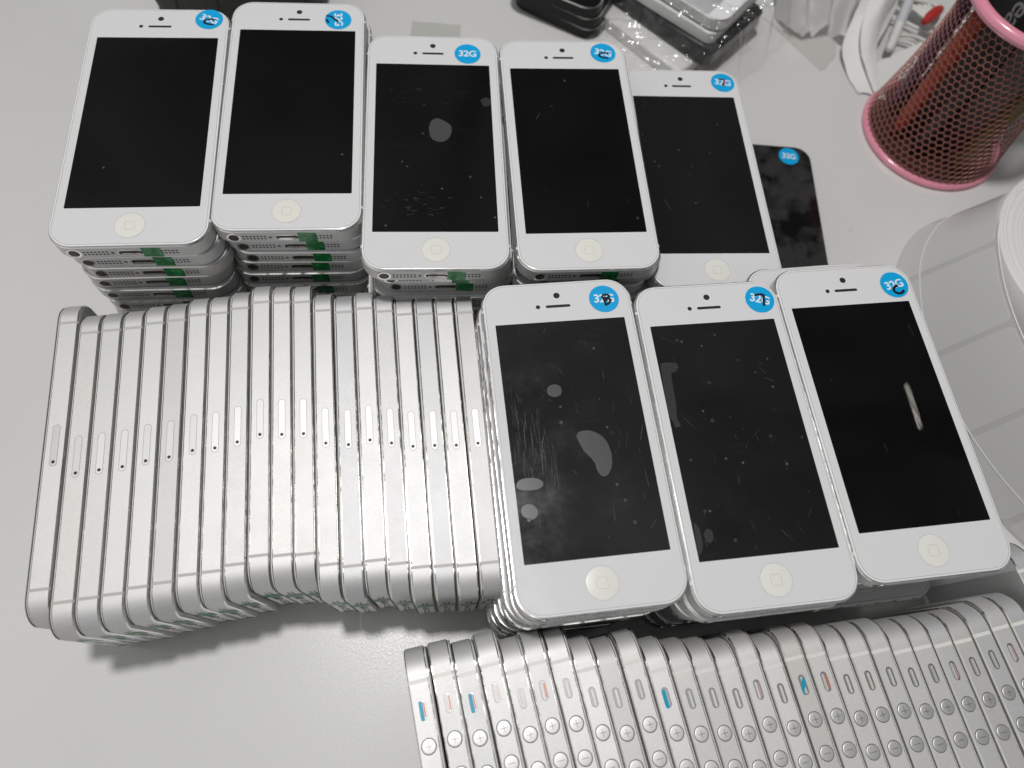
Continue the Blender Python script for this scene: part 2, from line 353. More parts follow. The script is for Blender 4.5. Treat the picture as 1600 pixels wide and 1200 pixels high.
# switch and buttons on -x   (plates on -x: z0=-29.3, z1 more negative)
YS, YP, YM = 61.9-20.1, 61.9-31.2, 61.9-41.7
SLOTM = mat('slot_metal', g3(.20), .35, .8)
b = MB(); b.plate(rr(6.5, 2.35, 1.17, 6, YS, ZC), -29.28, -29.315, 'x'); SLOTR = b.me('switch_slot', SLOTM)
b = MB(); b.plate(rr(6.2, 2.05, 1.02, 6, YS, ZC), -29.29, -29.325, 'x'); SLOTF = b.me('mute_switch', mat('slot_floor', g3(.40), .4, .85))
def lever(zc): return MB().loft([[(-29.3, y, z) for y, z in rr(5.7, .95, .47, 5, YS-.15, zc)], [(-29.62, y, z) for y, z in rr(5.5, .75, .37, 5, YS-.15, zc)]][::1]).me('switch_lever', ALU)
LEVB, LEVM = lever(ZC-.42), lever(ZC)
def strip_me(nm, m, zc, w=.32, l=4.6): return MB().plate(rr(l, w, w/2-.01, 4, YS-.1, zc), -29.30, -29.35, 'x').me(nm, m)
MARK = {'orange': strip_me('orange_mark', ORG, ZC+.55, .42), 'pink': strip_me('orange_mark', PNK, ZC+.55, .28), 'olive': strip_me('dirt_mark', OLV, ZC-.75, .35)}
CYF = MB().plate(rr(5.9, 1.25, .5, 5, YS-.35, ZC-.45), -29.32, -29.72, 'x').me('blue_film', CYAN)
CYF2 = MB().plate([(YS-3.2, ZC-.9), (YS-1.6, ZC-1.2), (YS+1.2, ZC-.5), (YS+2.4, ZC+.4), (YS+2.0, ZC+.9), (YS-.4, ZC+.5), (YS-1.4, ZC-.3)][::1], -29.32, -29.72, 'x').me('blue_film', CYAN)
BTNM = mat('button_metal', g3(.64), .50, .85)
def btn(y):
    b = MB()
    def ring(r, x): return [(x, y+r*math.cos(2*math.pi*i/28), ZC+r*math.sin(2*math.pi*i/28)) for i in range(28)]
    b.loft([ring(2.55, -29.28), ring(2.55, -29.31), ring(2.40, -29.312), ring(2.38, -29.46), ring(2.28, -29.55), ring(2.05, -29.57)], mi=[0, 1, 1, 0, 0, 0, 0])
    b.f = [tuple(reversed(f)) for f in b.f]
    return b.me('volume_button', [BTNM, HOLE], angle=40)
BTN_P, BTN_M = btn(YP), btn(YM)
b = MB(); b.ribbon([(YP-1.15, ZC), (YP+1.15, ZC)], .17, -29.56, -29.59, 'x'); b.ribbon([(YP, ZC-1.15), (YP, ZC+1.15)], .17, -29.56, -29.591, 'x'); PLUS = b.me('plus_mark', SLOTM, smooth=False)
b = MB(); b.ribbon([(YM, ZC-1.15), (YM, ZC+1.15)], .17, -29.56, -29.59, 'x'); MINUS = b.me('minus_mark', SLOTM, smooth=False)
# bottom end (y = -61.9)
YB = -61.9
b = MB()
for i in range(28): pass
def ringm(r0, r1, cx, y0, y1, n=28, sq=None):
    b = MB()
    def lpn(r, y):
        if sq: return [(x, y, z) for x, z in rr(sq[0]*2-2*(sq[2]-r), sq[1]*2-2*(sq[2]-r), sq[1]-(sq[2]-r), 6, cx, ZC)]
        return [(cx+r*math.cos(2*math.pi*i/n), y, ZC+r*math.sin(2*math.pi*i/n)) for i in range(n)]
    b.loft([lpn(r0, y0), lpn(r0, y1), lpn(r1, y1), lpn(r1, y0)], False, False); return b
JRING = ringm(2.65, 1.95, -20.3, YB+.05, YB-.06).me('jack_ring', CHM)
JACK = MB().plate(circ(1.96, 24, -20.3, ZC), YB+.05, YB-.02, 'y').me('headphone_jack', mat('jack_inside', (.035, .028, .018), .35))
LIGHT = MB().plate(rr(8.6, 2.3, 1.1, 6, 0, ZC), YB+.05, YB-.02, 'y').me('charging_port', mat('port_inside', (.02, .017, .015), .3))
LRING = ringm(1.6, 1.25, 0, YB+.05, YB-.06, sq=(4.75, 1.6, 1.6)).me('port_rim', CHM)
LCON = MB().box(-3.4, 3.4, YB-.03, YB+.02, ZC-.9, ZC-.45).me('contact_strip', CHM)
def grille(x0, nn):
    b = MB()
    for i in range(nn):
        for k in (-1, 1): b.plate(circ(.47, 10, x0+i*1.36+(.68 if k > 0 else 0)*0, ZC+k*.72), YB+.03, YB-.02, 'y')
    return b.me('speaker_grille', HOLE)
GR1, GR2 = grille(-16.6, 7), grille(8.6, 7)
SCREW = [MB().plate(circ(.72, 14, x, ZC), YB+.03, YB-.025, 'y').me('screw', mat('screw', g3(.18), .4, .8)) for x in (-6.5, 6.5)]
def tape_me():
    b = MB(); pts = []
    for z in [i*.55 for i in range(14)]: pts.append((11.6+.22*((int(z/.55)) % 2), z))
    edge = [(4.1, .7), (11.0, .5)] + [(11.1+.3*(i % 2), .8+i*.6) for i in range(10)] + [(4.3, 6.7)]
    b.plate(edge, YB-.01, YB-.12, 'y'); 
    return b.me('green_tape', TAPE, smooth=False)
TAPEM = tape_me()
# things on the front
HOME = MB().loft([[(x, y, 7.55) for x, y in circ(5.35, 48, 0, -52.5)], [(x, y, 7.68) for x, y in circ(5.35, 48, 0, -52.5)], [(x, y, 7.70) for x, y in circ(5.2, 48, 0, -52.5)]]).me('home_button', CREAM)
b = MB(); o_ = rr(3.9, 3.9, .9, 5, 0, -52.5); i_ = rr(3.5, 3.5, .75, 5, 0, -52.5)
b.loft([[(x, y, 7.70) for x, y in o_], [(x, y, 7.715) for x, y in o_], [(x, y, 7.715) for x, y in i_], [(x, y, 7.70) for x, y in i_]], False, False); SQ = b.me('square_icon', RING, smooth=False)
o_ = circ(5.75, 48, 0, -52.5); i_ = circ(5.5, 48, 0, -52.5); b = MB(); b.loft([[(x, y, 7.6) for x, y in o_], [(x, y, 7.64) for x, y in o_], [(x, y, 7.64) for x, y in i_], [(x, y, 7.6) for x, y in i_]], False, False); HRING = b.me('button_rim', mat('rim_white', g3(.62), .2))
EAR = MB().plate(rr(9.6, 1.15, .57, 6, 0, 50.8), 7.59, 7.63).me('earpiece', DOT)
CAM = MB().plate(circ(1.25, 24, 0, 55.4), 7.59, 7.63).me('front_camera', DOT)
SENS = MB().plate(circ(.85, 20, -7.8, 50.85), 7.59, 7.63).me('light_sensor', DOT)
FILM_ME = MB().loft([lp(1.35, 7.605), lp(1.35, 7.66)]).me('protective_film', FILM)
b = MB(); b.loft([lp(1.25, 7.60), lp(1.25, 7.655), lp(1.42, 7.655), lp(1.42, 7.60)], False, False); FEDGE_ME = b.me('film_edge', FEDGE, smooth=False)
ROWFILM = MB().loft([lp(.55, 7.62), lp(.35, 7.68), lp(.35, 7.86), lp(.55, 7.88)]).me('protective_film', mat('film_stack_edge', (.20, .20, .155), .25, alpha=.8))

LET32 = text_mesh('lettering', '32G', 4.9, LETT, bold=.10)
DISC = MB().loft([[(x, y, 0) for x, y in circ(5.85, 48)], [(x, y, .05) for x, y in circ(5.85, 48)]]).me('capacity_sticker', BLUE)
def pen(strokes, w, m=INK, z=.085):
    b = MB()
    for k, s in enumerate(strokes):
        pts = curve_pts(s, 5) if len(s) > 2 else s
        b.ribbon(pts, w, .06, z+.004*k)
        for p in (pts[0], pts[-1]): b.plate(circ(w/2, 10, *p), .06, z+.004*k+.001)
    return b.me('pen_mark', m, smooth=False)

def front_parts(root, off, k=0, row=False, black=False, film=True):
    P = lambda n, me, par=root, o=off, **kw: part(n, me, par, o, **kw)
    P('front_glass', GLASSB if black else GLASS)
    if not row:
        s = P('screen', SCREEN[k])
        h = P('home_button', HOME); part('square_icon', SQ, h); part('button_rim', HRING, h)
        P('earpiece', EAR); P('front_camera', CAM); P('light_sensor', SENS)
        if film:
            f = P('protective_film', FILM_ME); part('film_edge', FEDGE_ME, f)
    else:
        P('screen', SCREEN_ROW); P('protective_film', ROWFILM)
def bottom_parts(root, off, tape=True, small=False):
    j = part('headphone_jack', JACK, root, off); part('jack_ring', JRING, j)
    l = part('charging_port', LIGHT, root, off); part('port_rim', LRING, l); part('contact_strip', LCON, l)
    part('speaker_grille', GR1, root, off); part('speaker_grille', GR2, root, off)
    for s in SCREW: part('screw', s, root, off)
    if tape: part('green_tape', TAPEM, root, off)
def side_left(root, off, mark=None, film=None):
    s = part('mute_switch', SLOTF, root, off); part('switch_slot', SLOTR, s); part('switch_lever', LEVB if mark in ('orange', 'pink') else LEVM, s)
    if mark: part(MARK[mark].name.split('.')[0], MARK[mark], s)
    if film: part('blue_film', CYF if film == 1 else CYF2, s)
    v = part('volume_button', BTN_P, root, off); part('plus_mark', PLUS, v)
    v = part('volume_button', BTN_M, root, off); part('minus_mark', MINUS, v)
def side_right(root, off):
    t = part('sim_tray', TRAY, root, off); part('sim_tray_gap', TRAYGAP, t); part('eject_hole', EJECT, t)
b = MB(); b.loft([lp(.75, 0), lp(.45, .06), lp(0, .5), lp(0, 6.65), lp(.42, 7.08), lp(.75, 7.1)], mi=[0, 0, 0, 1, 1, 0, 0])
FRAMEB = b.me('frame', [mat('black_aluminium', g3(.018), .4, .6), CHM], angle=25)
def common(root, off, bands=BANDS, fr=None):
    part('frame', fr or FRAME, root, off); part('back_panel', BPT, root, off); part('back_panel', BPB, root, off)
    for q in bands: part('antenna_band', q, root, off)

ORD = ['first', 'second', 'third', 'fourth', 'fifth', 'sixth', 'seventh', 'eighth', 'ninth', 'tenth', 'eleventh', 'twelfth', 'thirteenth', 'fourteenth',
       'fifteenth', 'sixteenth', 'seventeenth', 'eighteenth', 'nineteenth', 'twentieth', 'twenty-first', 'twenty-second', 'twenty-third', 'twenty-fourth',
       'twenty-fifth', 'twenty-sixth', 'twenty-seventh', 'twenty-eighth', 'twenty-ninth']

# ------------------------------------------------------------------ phones on edge, SIM trays up
ROW1 = [(-158.05, 50.22, 18.5), (-148.8, 47.94, 18.44), (-141.41, 50.68, 18.36), (-133.93, 53.47, 18.29), (-126.84, 57.18, 18.21), (-119.33, 60.23, 18.12), (-112.11, 64.32, 18.04), (-104.59, 66.92, 17.95), (-97.56, 70.76, 17.86), (-90.45, 75.3, 17.78), (-82.57, 77.02, 17.69), (-75.0, 78.93, 17.6), (-65.84, 77.08, 17.52), (-57.52, 78.25, 17.44), (-50.16, 81.68, 17.36), (-42.0, 82.19, 17.29), (-33.92, 82.59, 17.22), (-25.95, 84.64, 17.16), (-18.03, 86.43, 17.11), (-10.14, 88.93, 17.06)]
ROW2 = [(9.5, -48.42, 23.56), (17.36, -44.72, 23.9), (25.51, -42.94, 24.16), (32.71, -38.66, 24.33), (41.68, -38.92, 24.43), (48.34, -35.12, 24.46), (56.2, -32.98, 24.43), (65.21, -34.11, 24.36), (73.18, -32.85, 24.24), (80.4, -28.92, 24.09), (89.55, -29.85, 23.91), (97.79, -28.68, 23.71), (105.36, -27.09, 23.5), (113.44, -25.79, 23.29), (120.51, -21.69, 23.09), (128.52, -21.49, 22.89), (135.85, -17.39, 22.72), (143.64, -14.88, 22.58), (151.53, -14.26, 22.47), (159.17, -11.69, 22.41), (166.85, -9.01, 22.39), (174.83, -7.71, 22.44), (182.38, -4.95, 22.56), (190.15, -2.56, 22.76), (197.83, 0.27, 23.03), (205.38, 4.11, 23.4), (212.97, 8.01, 23.87), (220.6, 11.1, 24.2), (225.2, 31.5, 24.2)]
def relax(rows, dmin=7.93):
    R = [list(r) for r in rows]
    for it in range(200):
        for i in range(len(R)-1):
            a = rad((R[i][2]+R[i+1][2])/2); n = (math.cos(a), math.sin(a))
            s = (R[i+1][0]-R[i][0])*n[0]+(R[i+1][1]-R[i][1])*n[1]
            if s < dmin:
                q = (dmin-s)/2
                for k in (0, 1): R[i][k] -= q*n[k]; R[i+1][k] += q*n[k]
    return R
def upright(yaw, side):
    # side 'x': local +x up (front faces left); side '-x': local -x up (front faces right)
    a = rad(yaw); d = Vector((-math.sin(a), math.cos(a), 0)); u = Vector((0, 0, 1))
    X = u if side == 'x' else -u; Z = X.cross(d)
    return Matrix((X, d, Z)).transposed().to_euler()
for i, (x, y, a) in enumerate(relax(ROW1, 7.93)):
    o = empty('smartphone', (x, y, 0), upright(a, 'x'), None, 'smartphone', 'silver phones standing on edge with SIM trays up')
    o['label'] = 'silver phone on edge with its SIM tray up, %s from the left' % ORD[i]
    if i == 0: o['label'] = 'silver phone at the far left end of the row with SIM trays facing up'
    if i == 19: o['label'] = 'silver phone at the right end of the SIM tray row, against the front phone stack'
    off = (29.3, 0, -3.8); common(o, off); front_parts(o, off, row=True); bottom_parts(o, off, tape=i > 0); side_right(o, off)
marks = {0: ('orange', 1), 1: ('orange', 0), 2: ('orange', 1), 3: ('pink', 0), 5: ('orange', 0), 10: (None, 1), 14: ('pink', 0), 16: (None, 2), 17: ('orange', 0), 19: ('olive', 0), 23: ('pink', 0), 26: ('pink', 0)}
for i, (x, y, a) in enumerate(relax(ROW2, 7.75)):
    o = empty('smartphone', (x, y, 0), upright(a, '-x'), None, 'smartphone', 'silver phones standing on edge with volume buttons up')
    mk = marks.get(i, (None, 0)); ex = ''
    if mk[1]: ex = ', blue film on mute switch'
    elif mk[0] in ('orange', 'pink'): ex = ', %s mark on switch' % ('orange' if mk[0] == 'orange' else 'faded orange')
    o['label'] = 'silver phone on edge, volume buttons up%s, %s from left' % (ex, ORD[i])
    off = (-29.3, 0, -3.8); common(o, off, BANDSW); front_parts(o, off, row=True); bottom_parts(o, off, tape=False); side_left(o, off, mk[0], mk[1])

# ------------------------------------------------------------------ stacks lying flat
TOPS = {1: (-167.26, 183.53, 81.94, 15.12), 2: (-112.86, 204.35, 81.2, 14.47), 3: (-51.98, 201.83, 79.63, 13.72), 4: (6.24, 216.05, 78.91, 14.8), 5: (63.83, 229.92, 63.91, 13.82),
        6: (26.4, 88.11, 80.03, 17.22), 7: (83.96, 100.36, 80.7, 16.99), 8: (138.53, 121.19, 80.6, 17.13)}
WHERE = {1: 'the leftmost back stack', 2: 'the second back stack', 3: 'the third back stack', 4: 'the fourth back stack',
         5: 'the rightmost back stack', 6: 'the left front stack', 7: 'the middle front stack', 8: 'the right front stack'}
OFFS = {1: [(0, 0), (1.1, 1.5), (2.3, 1.9), (-.5, 1.8), (.3, 1.0), (1.3, .6), (.6, 1.2), (.2, .5), (.8, .3), (.3, .8)],
        2: [(0, 0), (1.2, 1.8), (3.2, 2.0), (.9, 2.3), (-.6, 1.2), (-.2, .2), (.3, .8), (.6, 0), (0, .6), (.4, .3)],
        3: [(0, 0), (.9, 3.6), (2.5, 5.1), (1.2, 2.0), (-.5, .8), (.6, 1.5), (0, .4), (.9, 1), (.2, 0), (.5, .6)],
        4: [(0, 0), (1.7, 3.8), (-.6, 2.0), (.8, 1.2), (-1, 1.8), (0, .8), (.9, 1.4), (-.3, .2), (.5, .8), (0, 0)],
        5: [(0, 0), (.6, 3.0), (-.9, 2.0), (.4, 1.0), (-.6, 2.6), (0, 1.2), (.7, .4), (-.2, 1.0)],
        6: [(0, 0), (-1.0, -.6), (-1.9, .4), (-2.6, -.9), (-3.3, .1), (-4.0, -.7), (-4.6, .4), (-4.9, -.5), (-5.3, .2), (-5.0, -.6)],
        7: [(0, 0), (-.8, -.9), (-1.6, .2), (1.2, 1.6), (1.8, 2.2), (2.4, 1.2), (2.1, 2.5), (1.6, 1.0), (2.4, 1.8), (1.9, 1.4)],
        8: [(0, 0), (-6.2, 6.2), (-3.0, 3.4), (-1.6, 2.6), (-2.6, 1.6), (-4.6, -4.2), (-3.6, 2.0), (-2.4, 3.0), (-3.2, 2.4), (-2.8, 2.8)]}
YAWJ = {6: [0, .4, -.3, .5, .2, -.4, .6, 0, .3, -.2], 8: [0, .8, .3, -.3, .4, 0, .3, -.2, .2, 0]}
MARKS = {1: 'c', 2: 'tick', 3: None, 4: 'c', 5: '7r', 6: 'b', 7: '7', 8: 'c2'}
STK = {1: (20.24, 55.3, -22.6), 2: (17.17, 51.05, -86), 3: (15.45, 50.99, -1.3), 4: (18.9, 54.0, -15), 5: (20.99, 53.44, -9), 6: (18.27, 52.65, -2), 7: (21.31, 52.97, -18), 8: (21.17, 51.88, 11)}
KS = {1: 0, 2: 0, 3: 1, 4: 0, 5: 3, 6: 2, 7: 2, 8: 4}
TOPLAB = {1: 'top white phone of the leftmost back stack, blue 32G sticker over its corner edge',
          2: 'white phone on top of the second back stack, blue sticker with 32G turned sideways',
          3: 'top white phone of the third back stack, round grey bubble on its screen',
          4: 'top white phone of the fourth back stack, curved black mark on its sticker',
          5: 'top white phone of the low rightmost back stack, red and black sticker mark',
          6: 'top white phone of the left front stack, large grey film bubbles on its screen',
          7: 'white phone on the middle front stack, black number 7 drawn over its blue sticker',
          8: 'top white phone of the right front stack, deep black screen, curved mark on its sticker'}
def mark_part(kind, st, ang):
    if kind == 'c': me = pen([[(2.0, -.3), (.3, .1), (-1.6, -.8), (-1.9, -2.0), (-.2, -2.9), (1.9, -3.2)]], 1.0)
    elif kind == 'c2': me = pen([[(.9, -.5), (-.5, -1.3), (-1.0, -2.8), (.2, -4.0), (2.0, -3.9), (3.0, -3.0)]], 1.15)
    elif kind == 'tick': me = pen([[(-.3, -1.2), (-1.4, .1), (-3.1, 1.8), (-4.9, 2.2)], [(-5.0, -.2), (-4.3, -1.8)]], 1.0)
    elif kind == '7': me = pen([[(-1.4, 2.0), (1.0, 2.2), (2.1, 1.7)], [(2.0, 1.7), (1.5, -.6), (1.1, -2.6)]], 1.0)
    elif kind == '7r': me = pen([[(-1.4, 1.9), (1.0, 2.2)], [(.9, 2.1), (.7, .4), (-.3, -1.2)]], .8)
    elif kind == 'b': me = pen([[(-.2, 1.6), (1.4, 1.7), (2.2, .9), (.9, .1)], [(.9, .1), (2.5, -.6), (1.6, -2.0), (.4, -2.7)], [(-.5, .9), (0, -.6), (.3, -2.6)], [(.4, .5), (.9, -.8)]], .9)
    else: return
    part('pen_mark', me, st, rot=(0, 0, rad(-ang)))
    if kind == '7r': part('pen_mark', pen([[(1.1, 1.9), (1.0, .4), (.2, -2.0)]], .7, RINK, .10), st, rot=(0, 0, rad(-ang)), label='red pen stroke')
def sticker(root, off, x, y, ang, kind=None, zt=7.67):
    s = part('capacity_sticker', DISC, root, (off[0]+x, off[1]+y, off[2]+zt), rot=(0, 0, rad(ang)))
    part('lettering', LET32, s, (0, 0, .055)); mark_part(kind, s, ang)
def blob(pts, m=BUB, z=7.665): return MB().plate(curve_pts(pts+[pts[0]], 3)[:-1], 7.6, z).me('film_bubble', m)
for k, (x, y, zt, yaw) in TOPS.items():
    n = len(OFFS[k]); pitch = zt/n; a = rad(yaw)
    for i, (dx, dy) in enumerate(OFFS[k]):
        z = zt-i*pitch-7.6-(.0 if i else .0)
        if i == n-1: z = 0.05
        lab = TOPLAB[k] if i == 0 else 'white phone lying flat, %s from top in %s' % (ORD[i], WHERE[k])
        yj = YAWJ.get(k, [0]*10)[i] + (0 if i == 0 or k in YAWJ else random.uniform(-.6, .6))
        wx, wy = (dx*math.cos(a)-dy*math.sin(a), dx*math.sin(a)+dy*math.cos(a)) if k not in (1, 2, 3, 4) else (dx, dy)
        o = empty('smartphone', (x+wx, y+wy, z), (0, 0, rad(yaw+yj)), lab, 'smartphone', 'white phones stacked flat')
        off = (0, 0, 0); common(o, off, BANDSW); bottom_parts(o, off, tape=k in (1, 2, 3, 4))
        front_parts(o, off, KS[k] if i == 0 else 0, film=True)
        if k in (6, 3, 2, 4, 8) : side_left(o, off)
        if k in (1, 2): side_right(o, off)
        if i == 0:
            sx, sy, sa = STK[k]; sticker(o, off, sx, sy, sa, MARKS[k])
            B_ = []
            if k == 6:
                B_ = [([(-8.78, 17.51), (-7.47, 18.47), (-5.67, 18.64), (-4.02, 17.74), (-3.64, 15.81), (-4.51, 14.31), (-6.36, 13.72), (-8.05, 14.3), (-9.04, 15.64)], BUB),
                      ([(-0.96, -1.92), (0.04, -0.33), (2.73, 0.15), (5.53, -0.58), (8.14, -2.44), (9.74, -4.98), (10.52, -8.91), (10.4, -11.25), (9.98, -13.36), (8.6, -16.01), (6.88, -17.19), (5.2, -16.3), (4.36, -14.07), (4.31, -12.51), (2.9, -9.89), (0.88, -7.2)], BUB),
                      ([(-24.27, -17.13), (-22.91, -15.63), (-19.89, -15.2), (-16.69, -15.74), (-15.08, -17.11), (-15.4, -18.58), (-17.78, -19.55), (-21.3, -19.39), (-23.87, -18.67)], BUB),
                      ([(-23.84, -26.64), (-23.17, -24.95), (-21.32, -24.25), (-19.33, -24.74), (-18.11, -26.62), (-18.34, -28.35), (-19.95, -29.52), (-21.65, -29.18), (-23.27, -28.15)], BUB)]
            if k == 3: B_ = [([(-2.26, 8.23), (-1.14, 12.08), (1.32, 13.53), (3.75, 12.53), (6.7, 10.13), (7.44, 7.01), (6.01, 2.85), (3.01, 0.76), (-0.18, 1.73), (-1.76, 4.1)], BUB),
                             ([(20.2, 24.0), (22.2, 25.6), (24.4, 24.6), (24.2, 21.4), (21.6, 20.6)], BUB2)]
            if k == 7: B_ = [([(-23.93, 28.52), (-22.46, 28.9), (-17.91, 28.46), (-17.74, 26.57), (-19.14, 24.72), (-20.61, 24.35), (-21.06, 17.62), (-21.32, 11.96), (-22.02, 6.42), (-21.25, 4.51), (-21.74, 3.45), (-23.5, 3.6), (-23.62, 5.17), (-24.74, 8.5), (-24.66, 17.91)], BUB2),
                             ([(-21.5, -35.5), (-20, -33.6), (-18.2, -34.6), (-18.6, -37.6), (-20.6, -38.2)], BUB2), ([(-24, -31), (-22.6, -33), (-22.4, -38), (-23.4, -41), (-24.5, -41)], BUB2)]
            rs = random.Random(k*13)
            if k in (7, 5, 3, 6, 4):
                for _ in range({7: 16, 5: 7, 3: 5, 6: 5, 4: 2}[k]):
                    cx, cy, r = rs.uniform(-23, 23), rs.uniform(-42, 42), rs.uniform(.3, .75)
                    B_.append(([(cx+r*math.cos(q), cy+r*math.sin(q)) for q in [j*math.pi/4 for j in range(8)]], BUB2 if r > .5 else BUB))
            for pts, mm_ in B_:
                part('film_bubble', blob(pts, mm_), o)
            if k in (6, 7, 3, 4, 5, 8):
                b = MB(); nsc = {6: 110, 7: 40, 3: 50, 4: 6, 5: 8, 8: 4}[k]
                for _ in range(nsc):
                    if k == 6 and rs.random() < .5:
                        cx, cy = rs.uniform(-23.5, -9), rs.gauss(-6, 8); ln = rs.uniform(3, 12); th = rad(90+rs.gauss(0, 7))
                    elif k == 3:
                        cx, cy = rs.gauss(-8, 7), rs.choice([-30, 26, -33])+rs.gauss(0, 4); ln = rs.uniform(.6, 2.5); th = rad(rs.gauss(4, 8))
                    else:
                        cx, cy = rs.uniform(-23, 23), rs.uniform(-42, 42); ln = rs.choice([.5, .8, 1.2, 2, 3.5, 6]); th = rad(rs.gauss(95, 25))
                    cv = rs.uniform(-.25, .25); pts = []
                    for j in range(5):
                        u = (j/4-.5)*ln; pts.append((cx+u*math.cos(th)-cv*u*u*.08*math.sin(th), cy+u*math.sin(th)+cv*u*u*.08*math.cos(th)))
                    if all(abs(p[0]) < 24.6 and abs(p[1]) < 44 for p in pts): b.ribbon(pts, rs.choice([.04, .06, .08, .12]), 7.662, 7.668)
                part('scratches', b.me('scratches', SCRT, smooth=False), o)

# black phone lying on the table
o = empty('smartphone', (121.6, 249.0, 0.05), (0, 0, rad(8.85)), 'black phone with cracked patchy glass lying on the table right of the back stacks', 'smartphone')
common(o, (0, 0, 0), fr=FRAMEB); part('front_glass', GLASSB, o)
def b_crk(t, b):
    v = coords(t, seed=False)
    n = nd(t, 'ShaderNodeTexNoise', Scale=110.0, Detail=6.0, Roughness=.65); t.links.new(v, n.inputs['Vector'])
    n2 = nd(t, 'ShaderNodeTexNoise', Scale=28.0, Detail=2.0); t.links.new(v, n2.inputs['Vector'])
    ad = nd(t, 'ShaderNodeMath', operation='MULTIPLY'); t.links.new(n.outputs['Fac'], ad.inputs[0]); t.links.new(n2.outputs['Fac'], ad.inputs[1])
    t.links.new(ramp(t, ad.outputs[0], [(.20, (.004, .004, .004)), (.24, (.016, .016, .016)), (.32, (.034, .034, .034))]), b.inputs['Base Color'])
SCRB = mat('patchy_black_glass', rough=.12, build=b_crk)
part('screen', MB().loft([lp(1.2, 7.6), lp(1.2, 7.64)]).me('screen', SCRB), o)
sticker(o, (0, 0, 0), 16.0, 54.2, -4, None, 7.64)
rs = random.Random(5); b = MB()
for cx, cy, th, ln in [(21, 38, 60, 3), (22.5, 39.5, 120, 2.5), (26, 40, 75, 3), (20, -5, 70, 2.5), (24, 39, 5, 6)]:
    b.ribbon([(cx-ln/2*math.cos(rad(th)), cy-ln/2*math.sin(rad(th))), (cx+ln/2*math.cos(rad(th)), cy+ln/2*math.sin(rad(th)))], .25, 7.64, 7.67)
part('crack', b.me('crack', SCRT, smooth=False), o)

# ------------------------------------------------------------------ bits of tape and film
b = MB(); b.plate([(-15, -8), (15, -9), (15.5, 9), (-14.5, 9.5)], 0, .12)
solo('clear_tape', b.me('clear_tape', BAGT), 'faint strip of clear tape on the table behind the third back stack', 'tape', loc=(-88, 352, .1), rot=(0, 0, rad(10)))
b = MB(); pts = [(-12.5, 0), (-11, 1.6), (-7, 2.4), (8, 2.6), (11.5, 1.5), (11, -5.2), (-11.5, -5.6)]
b.plate(pts, -.1, .1, 'y')
solo('clear_tape', b.me('clear_tape', BAGT), 'crumpled clear tape across the jack ends of the fourth back stack', 'tape', loc=(9.5, 153.4, 70.5), rot=(0, 0, rad(14.8)))

def sheet(name, outline_fn, nu, nv, m, thick=0):
    v = []; f = []
    for j in range(nv+1):
        for i in range(nu+1): v.append(outline_fn(i/nu, j/nv))
    for j in range(nv):
        for i in range(nu):
            a = j*(nu+1)+i; f.append((a, a+1, a+nu+2, a+nu+1))
    return mesh(name, v, f, m, angle=180)
# plastic bag that the lowest phones of the right front stack are in
def bg1(u, v):
    x = 128+u*112; y = 40+v*62 + 30*u; z = 1.2+ (20*(1-u)**2)*(math.sin(v*math.pi)**.5 if 0 < v < 1 else 0) + 4*abs(noise.noise(Vector((x*.06, y*.06, 3)))) 
    return (x, y, z)
solo('plastic_bag', sheet('plastic_bag', bg1, 30, 20, BAG), 'clear plastic bag spread under the right front stack beside the standing phones', 'plastic bag')

# ------------------------------------------------------------------ label roll
RC, RR, RH = (346.5, 227.0), 134.0, 52.0
cc = (268.2, 238.6); cr = 55.3
roll = empty('label_roll', (cc[0], cc[1], 0), label='large roll of blank silvery labels standing on its end at the right', cat='label roll')
def W2(p): return (p[0]-cc[0], p[1]-cc[1], p[2])
def b_roll(t, b):
    tcn = nd(t, 'ShaderNodeTexCoord'); sx = nd(t, 'ShaderNodeSeparateXYZ'); t.links.new(tcn.outputs['Object'], sx.inputs[0])
    cb = nd(t, 'ShaderNodeCombineXYZ'); t.links.new(sx.outputs[0], cb.inputs[0]); t.links.new(sx.outputs[1], cb.inputs[1])
    ln = nd(t, 'ShaderNodeVectorMath', operation='LENGTH'); t.links.new(cb.outputs[0], ln.inputs[0])
    n = nd(t, 'ShaderNodeTexNoise', Scale=1400.0, Detail=3.0); n.noise_dimensions = '1D'; t.links.new(ln.outputs['Value'], n.inputs['W'])
    t.links.new(ramp(t, n.outputs['Fac'], [(.3, (.60, .59, .57)), (.7, (.78, .78, .77))]), b.inputs['Base Color'])
    bump(t, b, n.outputs['Fac'], .4, .0008)
rb = MB(); rb.loft([[(r*math.cos(2*math.pi*i/96), r*math.sin(2*math.pi*i/96), z) for i in range(96)] for r, z in [(19, .5), (cr-1.2, .5), (cr-.4, 1.2), (cr-.4, RH-.8), (cr-1.4, RH), (38, RH-.6), (19, RH-.2), (19, .5)]], False, False)
part('roll_body', rb.me('roll_body', mat('wound_paper', g3(.7), .5, build=b_roll), angle=60), roll)
ct = MB(); ct.loft([[(r*math.cos(2*math.pi*i/48), r*math.sin(2*math.pi*i/48), z) for i in range(48)] for r, z in [(19, .3), (19, RH+.1), (16.8, RH+.1), (16.8, .3), (19, .3)]], False, False)
part('core_tube', ct.me('core_tube', mat('cardboard', (.42, .30, .18), .8), angle=60), roll)
